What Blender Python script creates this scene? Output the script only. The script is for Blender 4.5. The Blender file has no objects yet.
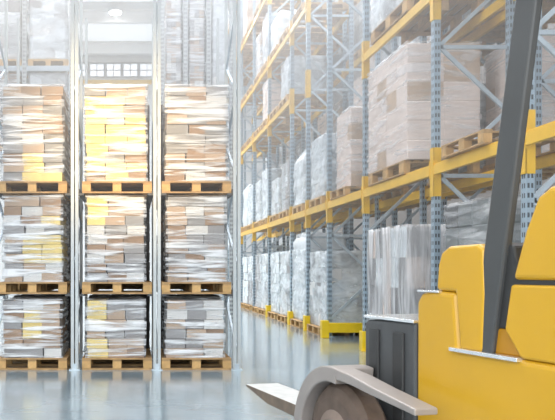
import bpy, bmesh, math, random
from mathutils import noise, Vector
R = random.Random(7)
S = bpy.context.scene
COL = S.collection
CAM_Z = 1.39

# ------------------------------------------------------------------ helpers
class MB:
    def __init__(s): s.v=[]; s.f=[]; s.m=[]
    def quadbox(s, p, mi=0):
        """p: 8 points, bottom ring then top ring"""
        n=len(s.v); s.v+= [tuple(q) for q in p]
        for f in ((3,2,1,0),(4,5,6,7),(0,1,5,4),(1,2,6,5),(2,3,7,6),(3,0,4,7)):
            s.f.append(tuple(n+i for i in f)); s.m.append(mi)
        return s
    def box(s, x0,x1,y0,y1,z0,z1, mi=0):
        return s.quadbox([(x0,y0,z0),(x1,y0,z0),(x1,y1,z0),(x0,y1,z0),(x0,y0,z1),(x1,y0,z1),(x1,y1,z1),(x0,y1,z1)],mi)
    def bar(s, a, b, w, h, mi=0):
        a=Vector(a); b=Vector(b); d=(b-a).normalized()
        up=Vector((0,0,1)) if abs(d.z)<.95 else Vector((0,1,0))
        r=d.cross(up).normalized(); u=r.cross(d).normalized()
        P=[]
        for c in (a,b):
            for (i,j) in ((-1,-1),(1,-1),(1,1),(-1,1)):
                P.append(c+r*(i*w/2)+u*(j*h/2))
        return s.quadbox(P,mi)
    def prism_x(s, prof, x0, x1, mi=0):
        """profile of (y,z) points extruded along x"""
        n=len(s.v); k=len(prof)
        s.v+=[(x0,y,z) for y,z in prof]+[(x1,y,z) for y,z in prof]
        s.f.append(tuple(n+i for i in range(k))); s.m.append(mi)
        s.f.append(tuple(n+k+i for i in reversed(range(k)))); s.m.append(mi)
        for i in range(k):
            j=(i+1)%k
            s.f.append((n+j,n+i,n+k+i,n+k+j)); s.m.append(mi)
        return s
    def prism_z(s, prof, z0, z1, mi=0):
        n=len(s.v); k=len(prof)
        s.v+=[(x,y,z0) for x,y in prof]+[(x,y,z1) for x,y in prof]
        s.f.append(tuple(n+i for i in reversed(range(k)))); s.m.append(mi)
        s.f.append(tuple(n+k+i for i in range(k))); s.m.append(mi)
        for i in range(k):
            j=(i+1)%k
            s.f.append((n+i,n+j,n+k+j,n+k+i)); s.m.append(mi)
        return s
    def lathe_x(s, prof, cx, cy, cz, seg=28, mi=0):
        """profile of (x offset, radius), closed at both ends with caps, around the x axis"""
        n=len(s.v); k=len(prof)
        for a in range(seg):
            t=2*math.pi*a/seg
            for x,r in prof: s.v.append((cx+x,cy+r*math.cos(t),cz+r*math.sin(t)))
        for a in range(seg):
            b=(a+1)%seg
            for i in range(k-1):
                s.f.append((n+a*k+i,n+b*k+i,n+b*k+i+1,n+a*k+i+1)); s.m.append(mi)
        s.f.append(tuple(n+a*k for a in reversed(range(seg)))); s.m.append(mi)
        s.f.append(tuple(n+a*k+k-1 for a in range(seg))); s.m.append(mi)
        return s
    def mesh(s, name, mats):
        me=bpy.data.meshes.new(name); me.from_pydata(s.v,[],s.f)
        for m in (mats if isinstance(mats,(list,tuple)) else [mats]): me.materials.append(m)
        me.polygons.foreach_set('material_index', s.m)
        bm=bmesh.new(); bm.from_mesh(me); bmesh.ops.recalc_face_normals(bm,faces=bm.faces); bm.to_mesh(me); bm.free(); me.update()
        return me
    def build(s, name, mats, parent=None, bevel=0, seg=2, smooth=False):
        return link(name, s.mesh(name,mats), parent, bevel, seg, smooth)

def link(name, me, parent=None, bevel=0, seg=2, smooth=False):
    o=bpy.data.objects.new(name, me); COL.objects.link(o)
    if parent: o.parent=parent
    if bevel:
        b=o.modifiers.new('bevel','BEVEL'); b.width=bevel; b.segments=seg; b.limit_method='ANGLE'; b.angle_limit=.6
    if smooth:
        me.polygons.foreach_set('use_smooth',[True]*len(me.polygons))
    return o
def tag(o, label=None, cat=None, group=None, kind=None):
    if label: o['label']=label
    if cat: o['category']=cat
    if group: o['group']=group
    if kind: o['kind']=kind
    return o
def thing(name, loc, label, cat, group=None, rz=0):
    o=bpy.data.objects.new(name,None); COL.objects.link(o); o.location=loc; o.rotation_euler=(0,0,rz)
    o.empty_display_size=.1
    return tag(o,label,cat,group)
def copy_tree(o, parent=None):
    c=o.copy(); COL.objects.link(c)
    if parent: c.parent=parent
    for ch in KIDS.get(o.name, None) or [q for q in o.children]: copy_tree(ch,c)
    return c
KIDS={}
def place(proto, loc, label, group, rz=0, used=set()):
    """first use moves the prototype, later ones copy it with its parts"""
    if proto.name in used: o=copy_tree(proto)
    else: o=proto; used.add(proto.name)
    o.location=loc; o.rotation_euler=(0,0,rz); o['label']=label; o['group']=group
    return o
ORD=['','first','second','third','fourth','fifth','sixth','seventh','eighth','ninth','tenth','eleventh','twelfth','thirteenth','fourteenth','fifteenth','sixteenth']

# ------------------------------------------------------------------ materials
def mat(name, col, rough=.5, metal=0, nscale=6, namt=.12, bump=0, spec=.5, coat=0, stretch=(1,1,1)):
    m=bpy.data.materials.new(name); m.use_nodes=True; nt=m.node_tree; n=nt.nodes; b=n['Principled BSDF']
    tc=n.new('ShaderNodeTexCoord'); mp=n.new('ShaderNodeMapping'); mp.inputs['Scale'].default_value=stretch
    nz=n.new('ShaderNodeTexNoise'); nz.inputs['Scale'].default_value=nscale; nz.inputs['Detail'].default_value=5
    nt.links.new(tc.outputs['Object'],mp.inputs[0]); nt.links.new(mp.outputs[0],nz.inputs['Vector'])
    r=n.new('ShaderNodeValToRGB'); nt.links.new(nz.outputs['Fac'],r.inputs[0])
    r.color_ramp.elements[0].position=.3; r.color_ramp.elements[1].position=.7
    r.color_ramp.elements[0].color=tuple(c*(1-namt) for c in col)+(1,)
    r.color_ramp.elements[1].color=tuple(min(1,c*(1+namt)) for c in col)+(1,)
    nt.links.new(r.outputs[0],b.inputs['Base Color'])
    b.inputs['Roughness'].default_value=rough; b.inputs['Metallic'].default_value=metal
    b.inputs['Specular IOR Level'].default_value=spec
    b.inputs['Coat Weight'].default_value=coat
    if bump:
        bp=n.new('ShaderNodeBump'); bp.inputs['Strength'].default_value=bump; bp.inputs['Distance'].default_value=.02
        nt.links.new(nz.outputs['Fac'],bp.inputs['Height']); nt.links.new(bp.outputs[0],b.inputs['Normal'])
    return m
def film_mat(name, col, lo, hi, amin, amax, scale=(1.2,1.2,13), rough=.28):
    """stretch film: clear with milky streaks running round the load"""
    m=bpy.data.materials.new(name); m.use_nodes=True; nt=m.node_tree; n=nt.nodes; b=n['Principled BSDF']
    tc=n.new('ShaderNodeTexCoord'); info=n.new('ShaderNodeObjectInfo')
    off=n.new('ShaderNodeVectorMath'); off.operation='ADD'
    comb=n.new('ShaderNodeCombineXYZ'); mul=n.new('ShaderNodeMath'); mul.operation='MULTIPLY'; mul.inputs[1].default_value=37
    nt.links.new(info.outputs['Random'],mul.inputs[0])
    for i in range(3): nt.links.new(mul.outputs[0],comb.inputs[i])
    nt.links.new(tc.outputs['Object'],off.inputs[0]); nt.links.new(comb.outputs[0],off.inputs[1])
    mp=n.new('ShaderNodeMapping'); mp.inputs['Scale'].default_value=scale; mp.inputs['Rotation'].default_value=(.05,.07,0)
    nt.links.new(off.outputs[0],mp.inputs[0])
    nz=n.new('ShaderNodeTexNoise'); nz.inputs['Scale'].default_value=1.3; nz.inputs['Detail'].default_value=6; nz.inputs['Distortion'].default_value=.6
    nt.links.new(mp.outputs[0],nz.inputs['Vector'])
    r=n.new('ShaderNodeMapRange'); r.inputs['From Min'].default_value=lo; r.inputs['From Max'].default_value=hi
    r.inputs['To Min'].default_value=amin; r.inputs['To Max'].default_value=amax
    nt.links.new(nz.outputs['Fac'],r.inputs['Value'])
    b.inputs['Base Color'].default_value=col+(1,); b.inputs['Roughness'].default_value=rough; b.inputs['Specular IOR Level'].default_value=.6
    bp=n.new('ShaderNodeBump'); bp.inputs['Strength'].default_value=.5; bp.inputs['Distance'].default_value=.03
    nt.links.new(nz.outputs['Fac'],bp.inputs['Height']); nt.links.new(bp.outputs[0],b.inputs['Normal'])
    nt.links.new(r.outputs[0],b.inputs['Alpha'])
    return m
def slotted(name, col, rough=.45):
    """rack upright: painted steel with two columns of punched slots"""
    m=mat(name,col,rough,.15,5,.06); nt=m.node_tree; n=nt.nodes; b=n['Principled BSDF']
    tc=n.new('ShaderNodeTexCoord'); sx=n.new('ShaderNodeSeparateXYZ'); nt.links.new(tc.outputs['Object'],sx.inputs[0])
    def mth(op,a,bv=None):
        q=n.new('ShaderNodeMath'); q.operation=op
        if isinstance(a,(int,float)): q.inputs[0].default_value=a
        else: nt.links.new(a,q.inputs[0])
        if bv is not None:
            if isinstance(bv,(int,float)): q.inputs[1].default_value=bv
            else: nt.links.new(bv,q.inputs[1])
        return q.outputs[0]
    fz=mth('FRACT',mth('MULTIPLY',sx.outputs['Z'],10.0))
    iz=mth('MULTIPLY',mth('GREATER_THAN',fz,.25),mth('LESS_THAN',fz,.75))
    def col_of(ax):
        a=mth('ABSOLUTE',sx.outputs[ax])
        return mth('MULTIPLY',mth('GREATER_THAN',a,.008),mth('LESS_THAN',a,.03))
    ixy=mth('MAXIMUM',mth('MULTIPLY',col_of('X'),mth('GREATER_THAN',mth('ABSOLUTE',sx.outputs['Y']),.046)),
                      mth('MULTIPLY',col_of('Y'),mth('GREATER_THAN',mth('ABSOLUTE',sx.outputs['X']),.040)))
    msk=mth('MULTIPLY',iz,ixy)
    mx=n.new('ShaderNodeMix'); mx.data_type='RGBA'
    src=b.inputs['Base Color'].links[0].from_socket
    nt.links.new(msk,mx.inputs['Factor']); nt.links.new(src,mx.inputs['A']); mx.inputs['B'].default_value=(.06,.07,.08,1)
    nt.links.new(mx.outputs['Result'],b.inputs['Base Color'])
    return m
def emit(name, col, st):
    m=bpy.data.materials.new(name); m.use_nodes=True; b=m.node_tree.nodes['Principled BSDF']
    b.inputs['Base Color'].default_value=col+(1,); b.inputs['Emission Color'].default_value=col+(1,); b.inputs['Emission Strength'].default_value=st
    return m

M={}
M['steel']=slotted('blue_grey_upright_paint',(.34,.43,.50))
M['palesteel']=slotted('pale_upright_paint',(.50,.53,.53))
M['brace']=mat('galvanised_brace',(.50,.57,.62),.4,.3)
M['yellow']=mat('beam_yellow',(.80,.47,.03),.42,0,4,.08)
M['guard']=mat('guard_yellow',(.85,.58,.01),.42,0,4,.08)
M['wood']=mat('pallet_wood',(.44,.27,.12),.75,0,5,.28,.2,stretch=(2,9,9))
M['wood2']=mat('pallet_block_wood',(.55,.34,.14),.8,0,7,.28,.2)
M['darkwood']=mat('old_pallet_wood',(.28,.17,.09),.8,0,6,.3,.2)
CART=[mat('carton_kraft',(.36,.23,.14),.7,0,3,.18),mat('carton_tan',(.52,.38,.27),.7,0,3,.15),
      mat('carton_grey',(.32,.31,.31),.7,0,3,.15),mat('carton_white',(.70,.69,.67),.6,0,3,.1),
      mat('carton_warm_tint',(.84,.66,.24),.6,0,3,.15)]  # warm glow put into carton colour, together with some yellow packaging
M['film']=film_mat('stretch_film',(.86,.88,.90),.45,.64,.06,.88,(1.1,1.1,14))
M['milk']=film_mat('milky_film',(.80,.85,.88),.35,.7,.22,.85,(2,2,4))
M['fold']=film_mat('folded_film',(.82,.82,.83),.40,.66,.15,.9,(7,7,.7))
M['thin']=film_mat('thin_film',(.84,.84,.85),.45,.72,.04,.6,(1.0,1.0,7))
M['shade']=mat('gap_shade',(.10,.09,.085),.8,0,30,.3)  # dark colour stands in for shade between loads and uprights
M['white']=mat('white_wrap',(.74,.78,.80),.4,0,4,.1,.15)
M['grey']=mat('grey_wrap',(.45,.48,.50),.4,0,4,.1,.15)
M['slate']=mat('slate_wrap',(.17,.185,.185),.45,0,4,.1)
M['blush']=mat('blush_carton',(.74,.62,.55),.6,0,2,.08,stretch=(1,1,4))
M['truck']=mat('truck_yellow',(.60,.33,.012),.35,0,2,.05,coat=.15)
M['truckdark']=mat('truck_orange_inset',(.45,.21,.01),.4,0,2,.05)
M['black']=mat('truck_black',(.035,.035,.035),.45,0,4,.1)
M['pillar']=mat('pillar_grey',(.06,.062,.062),.45,0,3,.1)
M['char']=mat('truck_charcoal',(.075,.078,.08),.5,0,3,.15)
M['rubber']=mat('tyre_rubber',(.115,.08,.06),.7,0,12,.2)
M['hub']=mat('hub_steel',(.24,.18,.145),.5,.3)
M['fork']=mat('lit_fork_steel',(.66,.66,.64),.38,.35,8,.1)
M['forkside']=mat('shaded_fork_side',(.20,.15,.11),.6,.2,8,.2)
M['cover']=mat('leg_cover_grey',(.34,.30,.275),.4,.2,4,.08)
M['edge_glint']=mat('edge_glint_paint',(.85,.87,.88),.2,.8)  # bright colour of the strips that stand in for edge highlights
M['wall']=mat('wall_panel',(.72,.73,.73),.6,0,2,.04)
M['ceil']=mat('ceiling_panel',(.66,.67,.67),.7,0,2,.04)
M['girder']=mat('girder_white',(.80,.80,.79),.6,0,2,.04)
M['glass']=emit('daylit_glass',(.93,.96,1.0),1.0)
M['lamp']=emit('lamp_diffuser',(1,.98,.94),14.0)
M['sky']=emit('skylight_panel',(.95,.98,1.0),.55)

def floor_mat():
    m=bpy.data.materials.new('polished_concrete'); m.use_nodes=True; nt=m.node_tree; n=nt.nodes; b=n['Principled BSDF']
    tc=n.new('ShaderNodeTexCoord')
    nz=n.new('ShaderNodeTexNoise'); nz.inputs['Scale'].default_value=.9; nz.inputs['Detail'].default_value=8
    nt.links.new(tc.outputs['Object'],nz.inputs['Vector'])
    r=n.new('ShaderNodeValToRGB'); nt.links.new(nz.outputs['Fac'],r.inputs[0])
    r.color_ramp.elements[0].position=.3; r.color_ramp.elements[1].position=.72
    r.color_ramp.elements[0].color=(.20,.26,.295,1); r.color_ramp.elements[1].color=(.30,.37,.405,1)
    nt.links.new(r.outputs[0],b.inputs['Base Color'])
    mp=n.new('ShaderNodeMapping'); mp.inputs['Scale'].default_value=(.6,4,1); nt.links.new(tc.outputs['Object'],mp.inputs[0])
    n2=n.new('ShaderNodeTexNoise'); n2.inputs['Scale'].default_value=2.2; n2.inputs['Detail'].default_value=4
    nt.links.new(mp.outputs[0],n2.inputs['Vector'])
    rr=n.new('ShaderNodeMapRange'); rr.inputs['To Min'].default_value=.10; rr.inputs['To Max'].default_value=.24
    nt.links.new(n2.outputs['Fac'],rr.inputs['Value']); nt.links.new(rr.outputs[0],b.inputs['Roughness'])
    bp=n.new('ShaderNodeBump'); bp.inputs['Strength'].default_value=.12; bp.inputs['Distance'].default_value=.01
    nt.links.new(n2.outputs['Fac'],bp.inputs['Height']); nt.links.new(bp.outputs[0],b.inputs['Normal'])
    b.inputs['Specular IOR Level'].default_value=.8; b.inputs['Coat Weight'].default_value=.5; b.inputs['Coat Roughness'].default_value=.12
    return m
M['floor']=floor_mat()

# ------------------------------------------------------------------ the setting
def struct(o): o['kind']='structure'; return o
HY0,HY1,HX0,HX1,HZ=-4,41,-9,11,13.6
struct(MB().box(HX0,HX1,HY0,HY1,-.2,0).build('floor',M['floor']))
struct(MB().box(HX0,HX1,6,HY1,HZ,HZ+.2).build('ceiling',M['ceil']))
struct(MB().box(HX0,HX1,HY1,HY1+.3,0,HZ+.2).build('wall_back',M['wall']))
struct(MB().box(HX1,HX1+.3,HY0,HY1,0,HZ+.2).build('wall_right',mat('brown_panel',(.34,.31,.29),.7)))
struct(MB().box(HX0-.3,HX0,HY0,HY1,0,HZ+.2).build('wall_left',M['wall']))
# roof girders, skylights, clerestory windows
for i,y in enumerate((10.5,16.5,22.5,28.5,33.8,38.6)):
    g=MB(); g.box(HX0,HX1,y-.12,y+.12,HZ-.62,HZ-.5); g.box(HX0,HX1,y-.12,y+.12,HZ-.1,HZ)
    g.box(HX0,HX1,y-.03,y+.03,HZ-.5,HZ-.1)
    struct(g.build('trim_%d'%(i+1),M['girder']))
k=6
for i,y in enumerate((13.0,19,25,31)):
    struct(MB().box(-6.5,8,y,y+1.6,HZ-.05,HZ).build('window_%d'%(i+1),M['sky']))
struct(MB().box(-6.5,8,35.0,38.2,HZ-.06,HZ).build('window_5',M['sky']))
wi=5
for i in range(8):
    x=-3.6+i*.95
    f=MB(); x1=x+.86; z0,z1=12.35,13.15; y0=HY1-.09; y1=HY1
    f.box(x,x1,y0,y1,z0,z0+.06).box(x,x1,y0,y1,z1-.06,z1).box(x,x+.05,y0,y1,z0,z1).box(x1-.05,x1,y0,y1,z0,z1)
    f.box(x+.40,x+.45,y0,y1,z0,z1).box(x,x1,y0,y1,12.72,12.77)
    wi+=1
    w=struct(f.build('window_%d'%wi,M['girder'])) if False else struct(bpy.data.objects.new('window_%d'%wi,None))
    COL.objects.link(w)
    f.build('window_frame',M['grey'],w)
    MB().box(x+.05,x1-.05,y1-.03,y1-.01,z0+.05,z1-.05).build('pane',M['glass'],w)
struct(MB().box(-4,3.4,HY1-.25,HY1,11.95,12.15).build('trim_7',M['yellow']))
struct(MB().box(-4,3.4,HY1-.12,HY1,13.2,13.42).build('trim_8',M['girder']))

# ------------------------------------------------------------------ pallets
def pallet_parts(w,d,h=.165,name='pallet',deck=6):
    """origin under its middle; three blocks and the board ends show on the faces looking along y"""
    w1,w2=M['wood'],M['wood2']
    o=thing(name,(0,0,0),None,'pallet')
    t=.022; bw=w*.125; bz0=t; bz1=h-2*t
    for j in range(3):
        y=(-1+j)*(d-.1)/2
        MB().box(-w/2,w/2,y-.05,y+.05,0,t).build('bottom_board',w1,o,.003)
        for i in range(3):
            x=(-1+i)*(w-bw)/2
            MB().box(x-bw/2,x+bw/2,y-.05,y+.05,bz0,bz1).build('block',w2,o,.004)
    for i in range(3):
        x=(-1+i)*(w-bw)/2
        MB().box(x-bw/2,x+bw/2,-d/2,d/2,bz1,h-t).build('stringer_board',w1,o,.003)
    g=(d-deck*.105)/(deck-1)
    for i in range(deck):
        y=-d/2+i*(.105+g)
        MB().box(-w/2,w/2,y,y+.105,h-t,h).build('deck_board',w1,o,.003)
    return o
def pallet_joined(w,d,h=.165,name='pallet',closed=False):
    """small in the photo: the boards and blocks grown into one connected body"""
    xs=[-w/2,-w*.375,-w*.0625,w*.0625,w*.375,w/2]; ys=[-d/2,-d*.38,-.07,.07,d*.38,d/2]; zs=[0,.022,h-.044,h]
    def solid(i,j,k):
        if not(0<=i<5 and 0<=j<5 and 0<=k<3): return False
        if k==2: return True
        if k==1: return (i in(0,2,4) and j in(0,2,4)) or (closed and j==2)
        return i in(0,2,4)
    vid={}; v=[]; f=[]
    def V(i,j,k):
        if (i,j,k) not in vid: vid[(i,j,k)]=len(v); v.append((xs[i],ys[j],zs[k]))
        return vid[(i,j,k)]
    D=[((-1,0,0),((0,0,0),(0,0,1),(0,1,1),(0,1,0))),((1,0,0),((1,0,0),(1,1,0),(1,1,1),(1,0,1))),
       ((0,-1,0),((0,0,0),(1,0,0),(1,0,1),(0,0,1))),((0,1,0),((0,1,0),(0,1,1),(1,1,1),(1,1,0))),
       ((0,0,-1),((0,0,0),(0,1,0),(1,1,0),(1,0,0))),((0,0,1),((0,0,1),(1,0,1),(1,1,1),(0,1,1)))]
    for i in range(5):
        for j in range(5):
            for k_ in range(3):
                if not solid(i,j,k_): continue
                for (a,b,c),q in D:
                    if not solid(i+a,j+b,k_+c): f.append(tuple(V(i+x,j+y,k_+z) for x,y,z in q))
    me=bpy.data.meshes.new(name); me.from_pydata(v,[],f); me.materials.append(M['wood2']); me.update()
    o=link(name,me); return tag(o,None,'pallet')

# ------------------------------------------------------------------ loads
def lattice(w,d,h,xs,ys,zs,disp):
    """surface of a box on a lattice; disp(x,y,z,side)->outward offset"""
    vid={}; v=[]; f=[]; fi=[]
    nx,ny,nz=len(xs)-1,len(ys)-1,len(zs)-1
    def V(i,j,k):
        if (i,j,k) not in vid:
            x,y,z=xs[i],ys[j],zs[k]; px,py,pz=x,y,z
            if i in(0,nx): px+= (1 if i else -1)*disp(x,y,z,'x%d'%(i>0))
            if j in(0,ny): py+= (1 if j else -1)*disp(x,y,z,'y%d'%(j>0))
            if k==nz: pz+=disp(x,y,z,'z')
            vid[(i,j,k)]=len(v); v.append((px,py,pz))
        return vid[(i,j,k)]
    for j in range(ny):
        for k in range(nz):
            f.append((V(0,j,k),V(0,j,k+1),V(0,j+1,k+1),V(0,j+1,k))); fi.append(('x0',j,k))
            f.append((V(nx,j,k),V(nx,j+1,k),V(nx,j+1,k+1),V(nx,j,k+1))); fi.append(('x1',j,k))
    for i in range(nx):
        for k in range(nz):
            f.append((V(i,0,k),V(i+1,0,k),V(i+1,0,k+1),V(i,0,k+1))); fi.append(('y0',i,k))
            f.append((V(i,ny,k),V(i,ny,k+1),V(i+1,ny,k+1),V(i+1,ny,k))); fi.append(('y1',i,k))
    for i in range(nx):
        for j in range(ny):
            f.append((V(i,j,0),V(i,j+1,0),V(i+1,j+1,0),V(i+1,j,0))); fi.append(('b',i,j))
            f.append((V(i,j,nz),V(i+1,j,nz),V(i+1,j+1,nz),V(i,j+1,nz))); fi.append(('t',i,j))
    return v,f,fi
def cells(lo,hi,n,g=.012):
    out=[lo]
    for i in range(n):
        a=lo+(hi-lo)*i/n; b=lo+(hi-lo)*(i+1)/n
        out+= [a+g,b-g,b]
    return out
def lin(lo,hi,n): return [lo+(hi-lo)*i/n for i in range(n+1)]
def carton_body(name,w,d,h,nx,ny,nz,mats,weights,rnd,groove=.012,jit=.012):
    xs,ys,zs=cells(-w/2,w/2,nx),cells(-d/2,d/2,ny),cells(0,h,nz)
    off={}
    def cell(a,lst):     # index of carton, None on a groove
        i=min(range(len(lst)),key=lambda q:abs(lst[q]-a)); return None if i%3==0 else i//3
    def disp(x,y,z,s):
        c=(cell(x,xs) if s[0]!='x' else 0, cell(y,ys) if s[0]!='y' else 0, cell(z,zs) if s!='z' else 0)
        if None in c: return -groove
        key=(s,)+c
        if key not in off: off[key]=rnd.uniform(-jit,jit)*.5
        return off[key]
    v,f,fi=lattice(w,d,h,xs,ys,zs,disp)
    me=bpy.data.meshes.new(name); me.from_pydata(v,[],f)
    for m in mats: me.materials.append(m)
    pick={}
    for p,(s,a,b) in zip(me.polygons,fi):
        key=(s,a//3,b//3)
        if key not in pick: pick[key]=rnd.choices(range(len(mats)),weights)[0]
        p.material_index=pick[key]
    me.update(); return me
def film_body(name,w,d,h,m,seed,amp=.012,fz=11,n=10,nz=40,lift=.018,round_top=0):
    xs,ys,zs=lin(-w/2,w/2,n),lin(-d/2,d/2,n),lin(0,h,nz)
    def disp(x,y,z,s):
        q=noise.noise((x*1.3+seed*7.1+y*1.3,seed*3.3+x*.4,z*fz+x*1.1))*amp+lift
        if round_top and s!='z' and z>h-round_top: q-= ((z-h+round_top)/round_top)**2*round_top*.55
        if round_top and s=='z':
            e=min(w/2-abs(x),d/2-abs(y)); q-= 0 if e>round_top else (1-e/round_top)**2*round_top*.4
        if s=='z': q=lift+abs(noise.noise((x*4+seed,y*4,seed)))*amp*2 - (0 if not round_top else (0 if min(w/2-abs(x),d/2-abs(y))>round_top else (1-min(w/2-abs(x),d/2-abs(y))/round_top)**2*round_top*.4))
        return q
    v,f,_=lattice(w,d,h,xs,ys,zs,disp)
    me=bpy.data.meshes.new(name); me.from_pydata(v,[],f); me.materials.append(m)
    me.polygons.foreach_set('use_smooth',[True]*len(f)); me.update(); return me

def rack_load(kind,w,d,h,seed,film=True,name='wrapped_load'):
    rnd=random.Random(seed)
    o=thing(name,(0,0,0),None,'wrapped load')
    hw,hd=w-.05,d-.05
    if kind=='white':
        link('wrapped_stack',carton_body('wrapped_stack',hw,hd,h,3,3,max(3,round(h/.3)),[CART[3],M['white'],CART[2]],[3,5,1],rnd,.035,.04),o)
        if film: link('film_wrap',film_body('film_wrap',hw,hd,h,M['milk'],seed,.02,5),o)
    elif kind=='tan':
        link('carton_stack',carton_body('carton_stack',hw,hd,h,3,3,max(3,round(h/.22)),CART[:4],[2,4,3,2],rnd),o)
        if film: link('film_wrap',film_body('film_wrap',hw,hd,h,M['film'],seed),o)
    elif kind=='blush':
        link('carton_stack',carton_body('carton_stack',hw,hd,h,2,4,max(3,round(h/.28)),[M['blush'],CART[1]],[4,1],rnd,.004,.006),o)
        if film: link('film_wrap',film_body('film_wrap',hw,hd,h,M['thin'],seed,.008,4),o)
    elif kind=='grey':
        link('carton_stack',carton_body('carton_stack',hw,hd,h,3,4,max(3,round(h/.3)),[M['grey'],CART[2],M['white']],[3,2,1],rnd),o)
        if film: link('film_wrap',film_body('film_wrap',hw,hd,h,M['thin'],seed,.015,5),o)
    elif kind=='dark':
        link('wrapped_stack',carton_body('wrapped_stack',hw,hd,h,3,4,max(3,round(h/.3)),[M['slate'],M['char']],[3,1],rnd),o)
        if film: link('film_wrap',film_body('film_wrap',hw,hd,h,M['thin'],seed,.012,5),o)
    elif kind=='fold':
        link('wrapped_stack',carton_body('wrapped_stack',hw,hd,h,3,5,max(3,round(h/.45)),[M['white'],M['blush'],CART[2]],[3,2,2],rnd,.006,.02),o)
        if film: link('film_wrap',film_body('film_wrap',hw,hd,h,M['fold'],seed,.02,1.5,16,20),o)
    elif kind=='bag':
        link('shrouded_stack',film_body('shrouded_stack',hw,hd,h,M['white'],seed,.05,3,12,24,.0,.22),o)
        if film: link('film_wrap',film_body('film_wrap',hw,hd,h*.8,M['milk'],seed,.02,6,10,30,.035),o)
    return o

# ------------------------------------------------------------------ the block of stacked pallets on the left
BY=10.0
COLS=[(-1.444,'left'),(-.264,'middle'),(.840,'right')]
LEV=[(0,'floor'),(1.056,'second level'),(2.458,'top level')]
BP=pallet_parts(.97,1.0,.165,name='pallet')
carton_me=[MB().box(-.13,.13,-.45,.45,-.065,.065).mesh('carton',CART[i]) for i in range(5)]
WARM_TINT={('left',0):[(0.1,.62,.55,.6)],('left',1):[(.25,.5,.45,.5)],('middle',0):[(-.65,.45,.3,1.0)],('middle',1):[(-.65,.8,.35,.5)],
     ('middle',2):[(-.1,.35,.9,.7),(-.3,.75,.5,.4)],('left',2):[(.3,.2,.35,.4)]}  # patches where warm glow and yellow packaging are coloured in
def block_load(cname,lev,x,z,w,h,lean,seed):
    rnd=random.Random(seed)
    where={0:'on the floor pallet',1:'on the second-level pallet',2:'on the top pallet'}[lev]
    o=thing('wrapped_load',(x,BY+.5,z),'film-wrapped cartons %s of the %s column of the frontal block'%(where,cname),'wrapped load','carton loads in the frontal block')
    n=max(5,round(h/.135)); lh=h/n
    for k in range(n):
        nc=3
        cuts=[-w/2]; 
        for i in range(1,nc): cuts.append(-w/2+w*i/nc+rnd.uniform(-.03,.03))
        cuts.append(w/2)
        for i in range(nc):
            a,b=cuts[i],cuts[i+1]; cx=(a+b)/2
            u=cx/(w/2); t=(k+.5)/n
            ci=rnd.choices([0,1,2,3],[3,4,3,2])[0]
            for (yu,yt,ru,rt) in WARM_TINT.get((cname,lev),[]):
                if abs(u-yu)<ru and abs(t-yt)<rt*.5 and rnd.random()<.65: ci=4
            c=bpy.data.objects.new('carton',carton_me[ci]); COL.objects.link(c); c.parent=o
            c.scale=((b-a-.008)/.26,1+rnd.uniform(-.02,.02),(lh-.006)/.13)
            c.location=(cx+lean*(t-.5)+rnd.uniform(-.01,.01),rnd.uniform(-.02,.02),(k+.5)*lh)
    fm=link('film_wrap',film_body('film_wrap',w+.01,.93,h,M['film'],seed,.010,6,12,60,.02),o)
    return o
for ci,(cx,cn) in enumerate(COLS):
    for li,(z,ln) in enumerate(LEV):
        place(BP,(cx,BY+.5,z),'wooden pallet under the %s load of the %s column, frontal block'%(['floor-level','second-level','top'][li],cn),'pallets of the frontal block')
        w=[.80,.80,.84][li]; h=[.80,1.19,1.33][li]
        dx={('right',0):-.02,('right',1):-.0}.get((cn,li),R.uniform(-.02,.02))
        block_load(cn,li,cx+dx,z+.165,w,h,R.uniform(-.03,.03),li*3+ci+1)
# a second pallet deep behind the front loads
BP2=pallet_joined(.97,1.0,closed=True)  # middle row closed to block light through the pallet openings
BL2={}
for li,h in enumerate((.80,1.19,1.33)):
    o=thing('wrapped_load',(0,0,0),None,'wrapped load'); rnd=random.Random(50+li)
    link('carton_stack',carton_body('carton_stack',.955,.95,h+.02,3,3,max(5,round(h/.14)),[M['shade'],M['darkwood']],[5,1],rnd),o)  # shade of the side gaps put into the stack colours
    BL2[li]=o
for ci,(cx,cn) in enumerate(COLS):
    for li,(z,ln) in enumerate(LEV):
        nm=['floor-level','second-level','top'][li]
        place(BP2,(cx,BY+1.72,z),'wooden pallet, middle closed to block light, deep behind the %s front pallet of the %s column'%(nm,cn),'pallets deep in the frontal block')
        place(BL2[li],(cx,BY+1.72,z+.165),'load coloured dark as gap shade, deep behind the %s front load, %s column'%(nm,cn),'carton loads deep in the frontal block')
# frames with support rails
def block_frame(x,label,sides):
    o=thing('rack_frame',(x,BY,0),label,'rack frame','upright frames of the frontal block')
    for y in (.03,1.2,2.35):
        for s in ((-1,1) if y<1 else (0,)):
            u=MB().box(-.022,.022,-.03,.03,0,5.7).build('upright',M['palesteel'],o); u.location=(s*.03,y,0)
        f=MB().box(-.075,.075,-.06,.06,0,.012); f.box(-.03,.03,-.05,-.03,.012,.09); f.build('foot_plate',M['brace'],o).location=(0,y,0)
    b=MB(); z=.3; d=1
    pts=[]
    while z<5.5: pts.append((0,.06 if d>0 else 1.17,z)); z+=.6; d=-d
    for a,c in zip(pts,pts[1:]): b.bar(a,c,.03,.03)
    b.build('brace',M['brace'],o)
    for s in sides:
        for z,_ in LEV[1:]:
            r=MB().box(0,s*.075 if s>0 else .0,-.0,2.4,z-.03,z-.002) if s>0 else MB().box(s*.075,0,0,2.4,z-.03,z-.002)
            r.box(min(0,s*.012),max(0,s*.012),0,2.4,z-.002,z+.06)
            q=r.build('support_rail',M['char'],o)
            q.location=(s*.055,0,0)
    return o
block_frame(-2.02,'pale slotted upright frame at the left end of the frontal block',(1,))
block_frame(-.853,'pale slotted upright frame between the left and middle columns',(-1,1))
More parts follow.
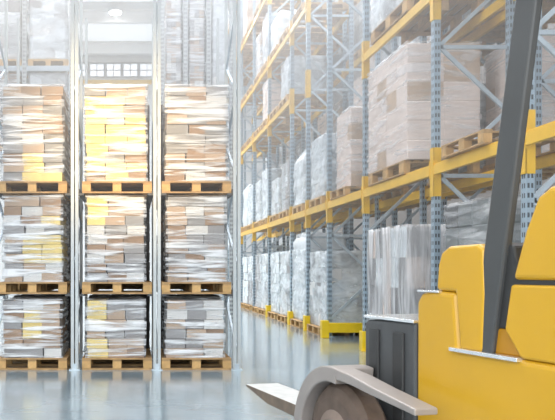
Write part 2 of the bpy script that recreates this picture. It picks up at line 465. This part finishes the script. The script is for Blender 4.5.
block_frame(.292,'pale slotted upright frame between the middle and right columns',(-1,1))
block_frame(1.402,'pale slotted upright frame at the right end of the frontal block',(-1,))

# ------------------------------------------------------------------ the long rack row on the right
RX,RD=3.96,1.10
FY=[4.6,7.37,9.63,12.56,14.93,16.77,18.5,21.6,24.4,27.3,30.2,33.1,36.0,38.9]
def frame_label(i,row):
    return ('%s blue-grey upright frame from the forklift in the %s rack row'%(ORD[i] if i else 'nearest',row))
frame_cache={}
def rack_frame(x,y,h,label,group,m,zig0=.35,sleeves=(),seed=0):
    o=thing('rack_frame',(x,y,0),label,'rack frame',group)
    for dx in (.05,RD-.05):
        u=MB().box(-.043,.043,-.05,.05,0,h).build('upright',m,o); u.location=(dx,0,0)
        MB().box(-.08,.08,-.08,.08,0,.012).build('foot_plate',M['brace'],o).location=(dx,0,0)
    z=zig0; d=0; b=None
    X=(.1,RD-.1)
    while z<h-1.0:
        b=MB(); b.bar((X[d],0,z),(X[1-d],0,z+.85),.035,.05); b.build('diagonal_brace',M['brace'],o)
        z+=.85; d=1-d
        if d==0: MB().bar((X[0],0,z),(X[1],0,z),.035,.05).build('horizontal_brace',M['brace'],o); z+=.02
    for zc in sleeves:
        s=MB(); a=.052
        s.box(-a,a-.004,-a-.006,-.051,zc-.36,zc+.29).box(-a-.006,-.044,-a-.006,a,zc-.36,zc+.29)
        s.build('beam_sleeve',M['yellow'],o).location=(.05,0,0)
    return o
NEAR_LV=[2.73,5.08]; FAR_LV=[2.73,5.75,7.5,9.7,11.7]
for i,y in enumerate(FY):
    if i==0: continue
    lv=[z for z in (NEAR_LV if i<=3 else FAR_LV) if z<1.9+.375*y]
    if i==3: lv=[2.73,5.08]
    if i==4: lv=[2.73]
    h=6.6 if i<3 else (8.2 if i<5 else 12.6)
    rack_frame(RX,y,h,frame_label(i,'right'),'upright frames of the right rack row',M['steel'],{2:.95}.get(i,.35+.05*(i%3)),lv if i<8 else lv[:2])
def beam_profile(y0,y1,front):
    b=MB()
    p=[(0,-.075),(.05,-.075),(.05,.075),(.018,.075),(.018,.05),(0,.05)]
    n=len(b.v)
    b.v+=[(x,y0,z) for x,z in p]+[(x,y1,z) for x,z in p]
    k=len(p); b.f.append(tuple(n+i for i in range(k))); b.m.append(0); b.f.append(tuple(n+k+i for i in reversed(range(k)))); b.m.append(0)
    for i in range(k):
        j=(i+1)%k; b.f.append((n+j,n+i,n+k+i,n+k+j)); b.m.append(0)
    return b
LNAME={0:'first',1:'second',2:'third',3:'fourth',4:'fifth'}
def bay_beams(i,zs,row='right',rx=RX,rear=True):
    y0,y1=FY[i]+.052,FY[i+1]-.052
    for li,z in zs:
        for side in (('front','rear') if rear else ('front',)):
            o=thing('rack_beam',(rx-.012 if side=='front' else rx+RD-.04,0,z),
                    'yellow %s beam, %s level, %s bay of the %s rack from forklift'%(side,LNAME[li],ORD[i-(row=='rear')] or 'nearest',row),'rack beam','yellow beams of the %s rack row'%row)
            beam_profile(y0+.012,y1-.012,1).build('beam',M['yellow'],o)
            for y in (y0,y1-.012):
                MB().box(-.004,.055,y,y+.012,-.11,.12).build('end_plate',M['yellow'],o)
P_big=pallet_parts(1.12,1.2,.165)      # turned so its blocks face the aisle
PJ=pallet_joined(1.12,1.1)
PL=pallet_parts(1.62,1.12,.20,deck=8,name='pallet')
PL.rotation_euler=(0,0,math.pi/2)
protos={}
def get_load(kind,w,d,h,seed,film=True):
    key=(kind,w,d,h,seed,film)
    if key not in protos: protos[key]=rack_load(kind,w,d,h,seed,film)
    return protos[key]
KD={'white':'white wrapped load','tan':'brown carton load','blush':'beige carton load','grey':'grey wrapped load','bag':'white shrouded load','fold':'pale film-wrapped load','dark':'dark grey wrapped load'}
LVN={-1:'on floor',0:'first level',1:'second level',2:'third level',3:'fourth level',4:'fifth level'}
def put(i,lv,y,z,kind,w,d,h,seed,which,pal='j',film=True,row='right',rx=RX,xo=0,own=None,ownp=None):
    xc=rx+RD/2-.02+xo
    ph=.165
    base='%s, %s bay of the %s rack from the forklift'%(LVN[lv],ORD[i-(row=='rear')],row)
    if pal:
        if pal=='p': p=place(P_big,(xc,y,z),'','pallets in the %s rack row'%row,math.pi/2)
        elif pal=='L': p=place(PL,(xc,y,z),'','pallets in the %s rack row'%row,math.pi/2); ph=.20
        else: p=place(PJ,(xc,y,z),'','pallets in the %s rack row'%row,math.pi/2)
        if pal!='L' and d: p.scale=(min(1,(d+.06)/1.12),1,1)
        p['label']=ownp or '%swooden pallet %s'%((which+' ') if which else '',base)
    if kind:
        l=place(get_load(kind,w,d,h,seed,film),(xc,y,z+ph),'','loads in the %s rack row'%row)
        l['label']=own or '%s%s, %s'%((which+' ') if which else '',KD[kind],base)
T0=2.73+.075; T1n=5.08+.075
# bay 0 (mostly outside the frame), bay 1, bay 2, tunnel bay 3
bay_beams(1,[(0,2.73),(1,5.08)]); bay_beams(2,[(0,2.73),(1,5.08)]); bay_beams(3,[(0,2.73)])
# first bay: only its far beam end shows at the right edge
FYs=FY[0]; FY[0]=5.2
bay_beams(0,[(0,2.73)],rear=False); FY[0]=FYs
put(2,-1,11.40,0,'fold',1.1,1.75,1.84,11,'','L',own='tall pale film-wrapped load on the floor just beyond the yellow forklift cowl',ownp='wooden floor pallet under the tall pale load behind the forklift')
put(2,0,11.38,T0,'blush',1.12,1.80,1.70,12,'','L',own='largest beige carton load, on the first yellow beam level left of the dark pillar',ownp='long wooden pallet under the largest beige carton load on the first yellow beam')
put(2,1,11.25,T1n,'white',1.1,1.75,1.5,13,'','L',own='white wrapped load cut by the top edge, directly above the largest beige load',ownp='wooden pallet on the second beam level above the largest beige load')
put(1,0,8.62,T0,None,0,0,0,0,'','p',ownp='empty wooden pallet on the first yellow beam beside the dark forklift pillar')
put(1,-1,8.5,0,'dark',1.1,1.5,2.0,14,'','L',own='dark grey wrapped load on the floor behind the forklift dash and pillar',ownp='wooden floor pallet under the dark grey load behind the forklift')
put(1,1,8.5,T1n,'tan',1.1,1.5,1.4,15,'','L')
put(3,0,14.1,T0,'blush',1.0,1.0,1.5,16,'','p',xo=.05,own='narrow beige carton load on the beam over the tunnel, half behind an upright',ownp='wooden pallet under the narrow beige load over the tunnel')
rs=random.Random(21)
# bays beyond the tunnel
def seen(y,ztop): return 270-720*(ztop-CAM_Z)/y
far_kinds=['tan','bag','grey','tan','white','blush']
for i in range(4,len(FY)-1):
    y0,y1=FY[i],FY[i+1]
    L=[]
    for li,z in enumerate(FAR_LV):
        if 270-720*(z-CAM_Z)/y0<-10: continue
        ybot=270-720*(z-CAM_Z)/y1
        px=136+720*RX/y1
        if px<236 and ybot>100: continue      # hidden behind the frontal block
        if i in(4,5) and li==1: continue      # tall open bays beside the tunnel
        if i==4 and li==2: continue
        L.append((li,z))
    bay_beams(i,L,rear=(i<8))
    n=1 if y1-y0<2 else 2
    for li,z in ([(-1,-.075)] if y1<28 else [])+L:
        for q in range(n):
            w=(y1-y0-.3)/n; y=y0+.15+w*(q+.5)
            w=min(w-.06,1.5)
            top={-1:1.72}.get(li,1.4)
            kind=['white','white','grey','white','white','bag'][(i+q)%6] if li==-1 else far_kinds[rs.randrange(6)]
            if li==-1 and i==4: kind,top='white',1.62
            if li==-1 and i==5: kind,top='bag',2.1
            if li==0: kind=['white','bag','grey','white'][(i+q)%4]
            if li>0 and i<9 and rs.random()<.45:
                put(i,li,y,z+.075,None,0,0,0,0,('' if n==1 else ('nearer' if q==0 else 'farther')),'j'); continue
            if li!=-1:
                top=[1.0,1.3,1.5][rs.randrange(3)]
                nxt=[v for v in FAR_LV if v>z]; 
                if nxt: top=min(top,nxt[0]-z-.5)
            put(i,li,y,z+.075,kind,1.0,round(w if li<0 else w*.78,1),round(top,1),30+(i*3+q+li)%3,
                ('' if n==1 else ('nearer' if q==0 else 'farther')),'p' if (li==-1 and i<9) else 'j',film=(y<26))
# ground guards
def guard_post(x,y,label):
    o=thing('column_guard',(x,y,0),label,'guard','yellow column guards')
    MB().prism_z([(-.09,-.09),(.09,-.09),(.09,.09),(.055,.09),(.055,-.05),(-.055,-.05),(-.055,.09),(-.09,.09)],0,.34).build('shield',M['guard'],o,.006)
    MB().box(-.12,.12,-.13,-.09,0,.015).build('base_flange',M['guard'],o)
    return o
for yi,lab in ((7.37,None),(9.63,'yellow column guard at the upright behind the forklift'),(12.56,'yellow column guard at the near side of the rack tunnel'),
             (16.77,'first yellow column guard beyond the end guard rail'),(18.5,'second yellow column guard beyond the end guard rail'),
             (21.6,'third yellow column guard beyond the end guard rail')):
    if lab and yi!=9.63: guard_post(RX+.0,yi-.16,lab)
g=thing('end_guard',(RX-.12,14.93-.22,0),'yellow end guard rail across the rack foot beyond the tunnel','guard')
MB().box(-.06,.09,-.08,.08,0,.36).build('post',M['guard'],g,.01)
MB().box(1.15,1.3,-.08,.08,0,.36).build('post',M['guard'],g,.01)
MB().box(.09,1.15,-.045,.045,.11,.31).build('rail',M['guard'],g,.01)

# ------------------------------------------------------------------ back-to-back row behind it
R2=5.32
for i in range(2,12):
    h=7.6 if i<6 else 12.6
    rack_frame(R2,FY[i]+.02,h,frame_label(i-1,'rear'),'upright frames of the rear rack row',M['steel'],.5,())
for i in range(2,5):
    bay_beams(i,[(0,2.73),(1,5.08)],'rear',R2,rear=False)
    y0,y1=FY[i],FY[i+1]; n=2
    for li,z in ((-1,0),(0,T0),(1,T1n)):
        for q in range(n):
            w=(y1-y0-.3)/n; y=y0+.15+w*(q+.5)
            kind=['grey','tan','white','grey','blush','white'][(i*2+q+li)%6]
            put(i,li,y,z,kind,1.06,round(w-.1,1),[1.3,1.5,1.7][(i+q+li)%3],60+(i+q)%2,'nearer' if q==0 else 'farther','j',True,'rear',R2)

for i in range(5,11):
    y0,y1=FY[i],FY[i+1]; n=1 if y1-y0<2 else 2
    lv=[(li,z) for li,z in ((0,2.73),(1,4.6),(2,6.4),(3,8.2)) if 270-720*(z-CAM_Z)/y0>-10]
    bay_beams(i,lv,'rear',R2,rear=False)
    for li,z in lv:
        for q in range(n):
            if rs.random()<.3: continue
            w=(y1-y0-.3)/n; y=y0+.15+w*(q+.5)
            kind=['tan','grey','tan','white','blush'][rs.randrange(5)]
            put(i,li,y,z+.075,kind,1.0,round(w*.85,1),[.7,1.0,1.2][rs.randrange(3)],90+(i+q)%2,'' if n==1 else ('nearer' if q==0 else 'farther'),'j',True,'rear',R2)

# ------------------------------------------------------------------ tall racks behind the frontal block
TY=17.0
def tower(xc,w,label_side,levels,kinds,seed):
    for k,(z,h) in enumerate(levels):
        p=place(PJ,(xc,TY+.6,z),'wooden pallet %s up the tall rack %s'%(['lowest in view','second in view','top in view'][k],label_side),'pallets in the tall racks behind')
        p.scale=(w/1.12,1,1)
        place(get_load(kinds[k%len(kinds)],round(w,2),1.0,h,seed+k),(xc,TY+.6,z+.165),
              '%s %s up the tall rack %s'%(KD[kinds[k%len(kinds)]],['lowest in view','second in view','top in view'][k],label_side),'loads in the tall racks behind')
def tall_frame(x,label,h=9.2):
    o=thing('rack_frame',(x,TY,0),label,'rack frame','upright frames of the tall racks behind')
    for y in (.05,1.15):
        MB().box(-.05,.05,-.05,.05,0,h).build('upright',M['palesteel'],o).location=(0,y,0)
    b=MB(); z=.3; d=0; pts=[]
    while z<h: pts.append((0,(.1,1.1)[d],z)); z+=.7; d=1-d
    for a,c in zip(pts,pts[1:]): b.bar(a,c,.04,.05)
    b.build('brace',M['brace'],o)
    return o
def tall_beam(x0,x1,z,label):
    o=thing('rack_beam',((x0+x1)/2,TY+.05,z),label,'rack beam','beams of the tall racks behind')
    w=(x1-x0)/2-.052
    MB().box(-w,w,-.03,.03,-.12,0).build('beam',M['brace'],o)
    for s in (-1,1): MB().box(s*w-.006,s*w+.006,-.04,.04,-.16,.04).build('end_plate',M['brace'],o)
    o2=thing('rack_beam',((x0+x1)/2,TY+1.15,z),label.replace('front','rear'),'rack beam','beams of the tall racks behind')
    MB().box(-w,w,-.03,.03,-.12,0).build('beam',M['brace'],o2)
TALL=[(-3.72,-2.64,'at the far left','leftmost'),(-2.64,-1.53,'left of the central gap','left of gap'),(.62,1.17,'right of the central gap',''),(1.17,1.72,'above the right column',''),(1.72,2.27,'beside the right aisle','')]
for (x0,x1,s,t),kinds in zip(TALL,(['tan','grey','white'],['white','white','white'],['white','tan','white'],['tan','tan','tan'],['grey','white','blush'])):
    lv=[(4.2,1.72),(6.22,2.0),(8.5,1.2)] if x0<0 else [(3.2,1.75),(5.3,2.35),(8.3,1.2)]
    tower((x0+x1)/2,x1-x0-.16,s,lv,kinds,80+int(x0*3)%5)
    for k,(z,_) in enumerate(lv):
        tall_beam(x0,x1,z,'grey front beam, %s in view, of the tall rack %s'%(['lowest','second','top'][k],s))
tall_frame(-3.72,'pale braced frame at the far left edge behind the frontal block')
tall_frame(-2.64,'pale braced frame between the two tall loads at upper left')
tall_frame(-1.53,'pale braced frame left of the central gap behind the frontal block')
tall_frame(.62,'pale braced frame right of the central gap behind the frontal block')
tall_frame(1.17,'second pale braced frame from the central gap, behind the right column')
tall_frame(1.72,'third pale braced frame from the central gap, behind the right column')
tall_frame(2.26,'pale braced frame of the tall rack nearest the right aisle')

# ------------------------------------------------------------------ ceiling lamp in view
l=thing('ceiling_lamp',(-.95,33.1,HZ-.42),'bright white lamp hanging under the roof above the central gap','lamp')
MB().prism_z([(.28*math.cos(a*math.pi/10),.28*math.sin(a*math.pi/10)) for a in range(20)],0,.06).build('diffuser',M['lamp'],l)
q=MB(); q.prism_z([(.33*math.cos(a*math.pi/10),.33*math.sin(a*math.pi/10)) for a in range(20)],.06,.2); q.build('housing',M['grey'],l)
MB().box(-.015,.015,-.015,.015,.2,.42).build('hanger',M['brace'],l)

# ------------------------------------------------------------------ the forklift
T=thing('forklift',(1.27,4.97,0),'yellow forklift with dark pillar and low forks in the right foreground','forklift',rz=.2254)
W=1.12
def fork(x0,w):
    f=MB()
    p=[(1.37,.372),(1.37,.39),(-.62,.39),(-.62,.29),(.9,.30)]
    f.prism_x(p,x0,x0+w)
    o=f.build('fork',[M['fork'],M['forkside']],T,.004)
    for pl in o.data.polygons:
        if pl.normal.z<.5: pl.material_index=1  # lit top and shaded sides put into the colour by facing
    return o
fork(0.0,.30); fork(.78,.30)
# load wheel and its leg cover, one each side
for x0 in (-.25,W+.03):
    wl=MB().lathe_x([(0,.27),(.02,.33),(.05,.36),(.15,.36),(.18,.33),(.2,.27)],x0,-.66,.36,36).build('wheel',M['rubber'],T)
    MB().lathe_x([(-.012,.09),(-.02,.15),(.0,.20),(.2,.20),(.215,.12)],x0,-.66,.36,28).build('hub',M['hub'],wl)
    arc=[(-.66+.50*math.cos(math.radians(a)),.32+.50*math.sin(math.radians(a))) for a in range(-6,100,7)]
    inn=[(-.66+.40*math.cos(math.radians(a)),.32+.405*math.sin(math.radians(a))) for a in range(99,-7,-7)]
    mb=MB(); mb.prism_x(arc+inn,x0-.03,x0+.22); mb.build('leg_cover',M['cover'],T,.01)
    MB().prism_x([(-.72,.815),(-.90,.80),(-1.15,.765),(-1.50,.725),(-1.50,.69),(-1.15,.72),(-.90,.745),(-.74,.75)],x0-.03,x0+.10).build('leg_arm',M['cover'],T,.008)
# dark housing in front of the body with two channels and a bright strip painted as its top highlight
MB().prism_x([(-1.09,.14),(-.60,.14),(-.58,.2),(-.58,1.07),(-.62,1.09),(-1.09,1.10)],.0,W).build('front_housing',M['char'],T,.015)
for y in (-.70,-.95):
    MB().box(-.018,.0,y-.05,y+.05,.2,1.04).build('channel',M['black'],T,.006)
MB().box(-.012,W,-1.09,-.585,1.10,1.118).build('top_glint',M['edge_glint'],T,.004)
# yellow body: lower shell, front cowl, dash, recess, rear hood
MB().prism_x([(-3.1,.16),(-1.10,.16),(-1.095,.4),(-1.10,1.22),(-1.14,1.27),(-1.27,1.285),(-1.42,1.28),(-1.45,1.0),(-3.1,1.0)],0,W).build('lower_body',M['truck'],T,.03,3)
MB().prism_x([(-1.27,1.285),(-1.285,1.42),(-1.31,1.48),(-1.37,1.51),(-1.58,1.515),(-1.625,1.49),(-1.635,1.28),(-1.62,1.0),(-1.45,1.0),(-1.42,1.28)],.0,W).build('dash_cowl',M['truck'],T,.02,3)
MB().prism_x([(-1.62,1.0),(-1.635,1.12),(-1.76,1.12),(-1.86,1.0)],.03,W-.03).build('side_recess',M['truckdark'],T,.01)
MB().box(-.022,.02,-1.86,-1.40,.985,1.005).build('step_glint',M['edge_glint'],T,.004)  # highlight along the step ledge put in as a bright strip
MB().box(-.008,.02,-1.30,-1.12,1.272,1.284).build('cowl_glint',M['edge_glint'],T,.003)  # highlight along the cowl put in as a bright strip
MB().prism_x([(-1.86,1.0),(-1.76,1.12),(-1.80,1.325),(-3.1,1.325),(-3.1,1.0)],0,W).build('rear_panel',M['truck'],T,.012)
MB().prism_x([(-1.803,1.345),(-1.88,1.56),(-1.95,1.70),(-2.02,1.74),(-2.9,1.78),(-3.1,1.72),(-3.1,1.345)],0,W).build('rear_hood',M['truck'],T,.025,3)
MB().box(.02,W-.02,-3.08,-1.81,1.322,1.348).build('hood_seam',M['black'],T)
# operator's place: dark console wall, seat, wheel
MB().prism_x([(-1.635,1.12),(-1.635,1.50),(-1.66,1.52),(-1.78,1.50),(-1.84,1.34),(-1.76,1.12)],.03,W-.03).build('console',M['black'],T,.01)
MB().prism_x([(-1.82,1.40),(-1.92,1.40),(-2.02,1.70),(-2.05,1.80),(-1.99,1.81),(-1.90,1.62)],.35,.85).build('seat_back',M['char'],T,.02)
sw=MB(); 
n=20
for a in range(n):
    t0=2*math.pi*a/n; t1=2*math.pi*(a+1)/n
    sw.bar((.6+.17*math.cos(t0),-1.60+.15*math.sin(t0),1.66+.06*math.sin(t0)),(.6+.17*math.cos(t1),-1.60+.15*math.sin(t1),1.66+.06*math.sin(t1)),.025,.025)
sw.bar((.43,-1.60,1.66),(.77,-1.60,1.66),.025,.025); sw.bar((.6,-1.60,1.66),(.6,-1.55,1.50),.035,.035)
sw.build('steering_wheel',M['black'],T)
# overhead guard: tilted front pillars, rear pillars, roof
for x in (.005,W-.05):
    MB().quadbox([(x,-1.67,1.0),(x+.045,-1.67,1.0),(x+.045,-1.53,1.0),(x,-1.53,1.0),(x,-1.95,2.62),(x+.045,-1.95,2.62),(x+.045,-1.825,2.62),(x,-1.825,2.62)]).build('front_pillar',M['pillar'],T,.012)
    MB().bar((x+.05,-2.95,1.75),(x+.05,-2.9,2.64),.09,.09).build('rear_pillar',M['char'],T,.012)
rf=MB()
rf.box(0,W,-2.0,-1.82,2.62,2.70).box(0,W,-2.98,-2.86,2.62,2.70).box(0,.1,-2.9,-2.0,2.62,2.70).box(W-.1,W,-2.9,-2.0,2.62,2.70)
for k in range(5): rf.box(.2+k*.17,.25+k*.17,-2.9,-2.0,2.63,2.68)
rf.build('overhead_guard',M['char'],T)
for x in (.02,W-.24):
    MB().lathe_x([(0,.2),(.02,.27),(.05,.3),(.17,.3),(.2,.27),(.22,.2)],x,-2.6,.30,28).build('drive_wheel',M['rubber'],T)

# ------------------------------------------------------------------ haze in the upper hall
HAZE=True
if HAZE:
    hz=MB().box(HX0+.05,HX1-.05,1.0,17.5,1.2,HZ-.7)
    hm=bpy.data.materials.new('hall_haze'); hm.use_nodes=True; nt=hm.node_tree; n=nt.nodes
    n.remove(n['Principled BSDF'])
    vs=n.new('ShaderNodeVolumeScatter'); vs.inputs['Color'].default_value=(1,.985,.95,1); vs.inputs['Anisotropy'].default_value=.2
    tc=n.new('ShaderNodeTexCoord'); sx=n.new('ShaderNodeSeparateXYZ'); nt.links.new(tc.outputs['Object'],sx.inputs[0])
    mr=n.new('ShaderNodeMapRange'); mr.inputs['From Min'].default_value=1.3; mr.inputs['From Max'].default_value=5.5
    mr.inputs['To Min'].default_value=0; mr.inputs['To Max'].default_value=.085
    nt.links.new(sx.outputs['Z'],mr.inputs['Value']); nt.links.new(mr.outputs[0],vs.inputs['Density'])
    nt.links.new(vs.outputs[0],n['Material Output'].inputs['Volume'])
    ho=hz.build('haze',hm); tag(ho,'thin pale haze hanging in the upper part of the hall','haze',kind='stuff')

# ------------------------------------------------------------------ light
def area(name,loc,rot,sx,sy,e,col):
    d=bpy.data.lights.new(name,'AREA'); d.shape='RECTANGLE'; d.size=sx; d.size_y=sy; d.energy=e; d.color=col
    o=bpy.data.objects.new(name,d); COL.objects.link(o); o.location=loc; o.rotation_euler=rot; return o
for y,e in ((8.5,2300),(15,1700),(21,1500),(27,1500),(33,1600)):
    area('roof_light',(1,y,HZ-.8),(0,0,0),14,1.6,e,(.96,.98,1))
area('front_fill',(-1.0,-3.5,4.5),(math.radians(82),0,math.radians(-4)),10,6,900,(.95,.98,1))  # added fill behind the camera to brighten the frontal faces
sp=bpy.data.lights.new('warm_fill_spot','SPOT'); sp.energy=7000; sp.color=(1,.68,.28); sp.spot_size=math.radians(23); sp.spot_blend=1; sp.shadow_soft_size=.4  # added warm spot on the block, no such source in the hall
so=bpy.data.objects.new('warm_fill_spot',sp); COL.objects.link(so); so.location=(-3.2,2.5,5.2)
so.rotation_euler=(Vector((-.2,10,3.3))-Vector(so.location)).to_track_quat('-Z','Y').to_euler()
w=bpy.data.worlds.new('daylight'); S.world=w; w.use_nodes=True
w.node_tree.nodes['Background'].inputs[0].default_value=(.90,.95,1,1); w.node_tree.nodes['Background'].inputs[1].default_value=.9

# ------------------------------------------------------------------ camera
c=bpy.data.cameras.new('camera'); co=bpy.data.objects.new('camera',c); COL.objects.link(co)
co.location=(0,0,CAM_Z); co.rotation_euler=(math.pi/2,0,0)
c.sensor_fit='HORIZONTAL'; c.sensor_width=36; c.lens=720/555*36
c.shift_x=(277.5-136)/555; c.shift_y=(270-210)/555
c.clip_end=200
S.camera=co
S.view_settings.view_transform='Standard'; S.view_settings.look='None'; S.view_settings.gamma=1; S.view_settings.use_curve_mapping=False
S.view_settings.exposure=0.16
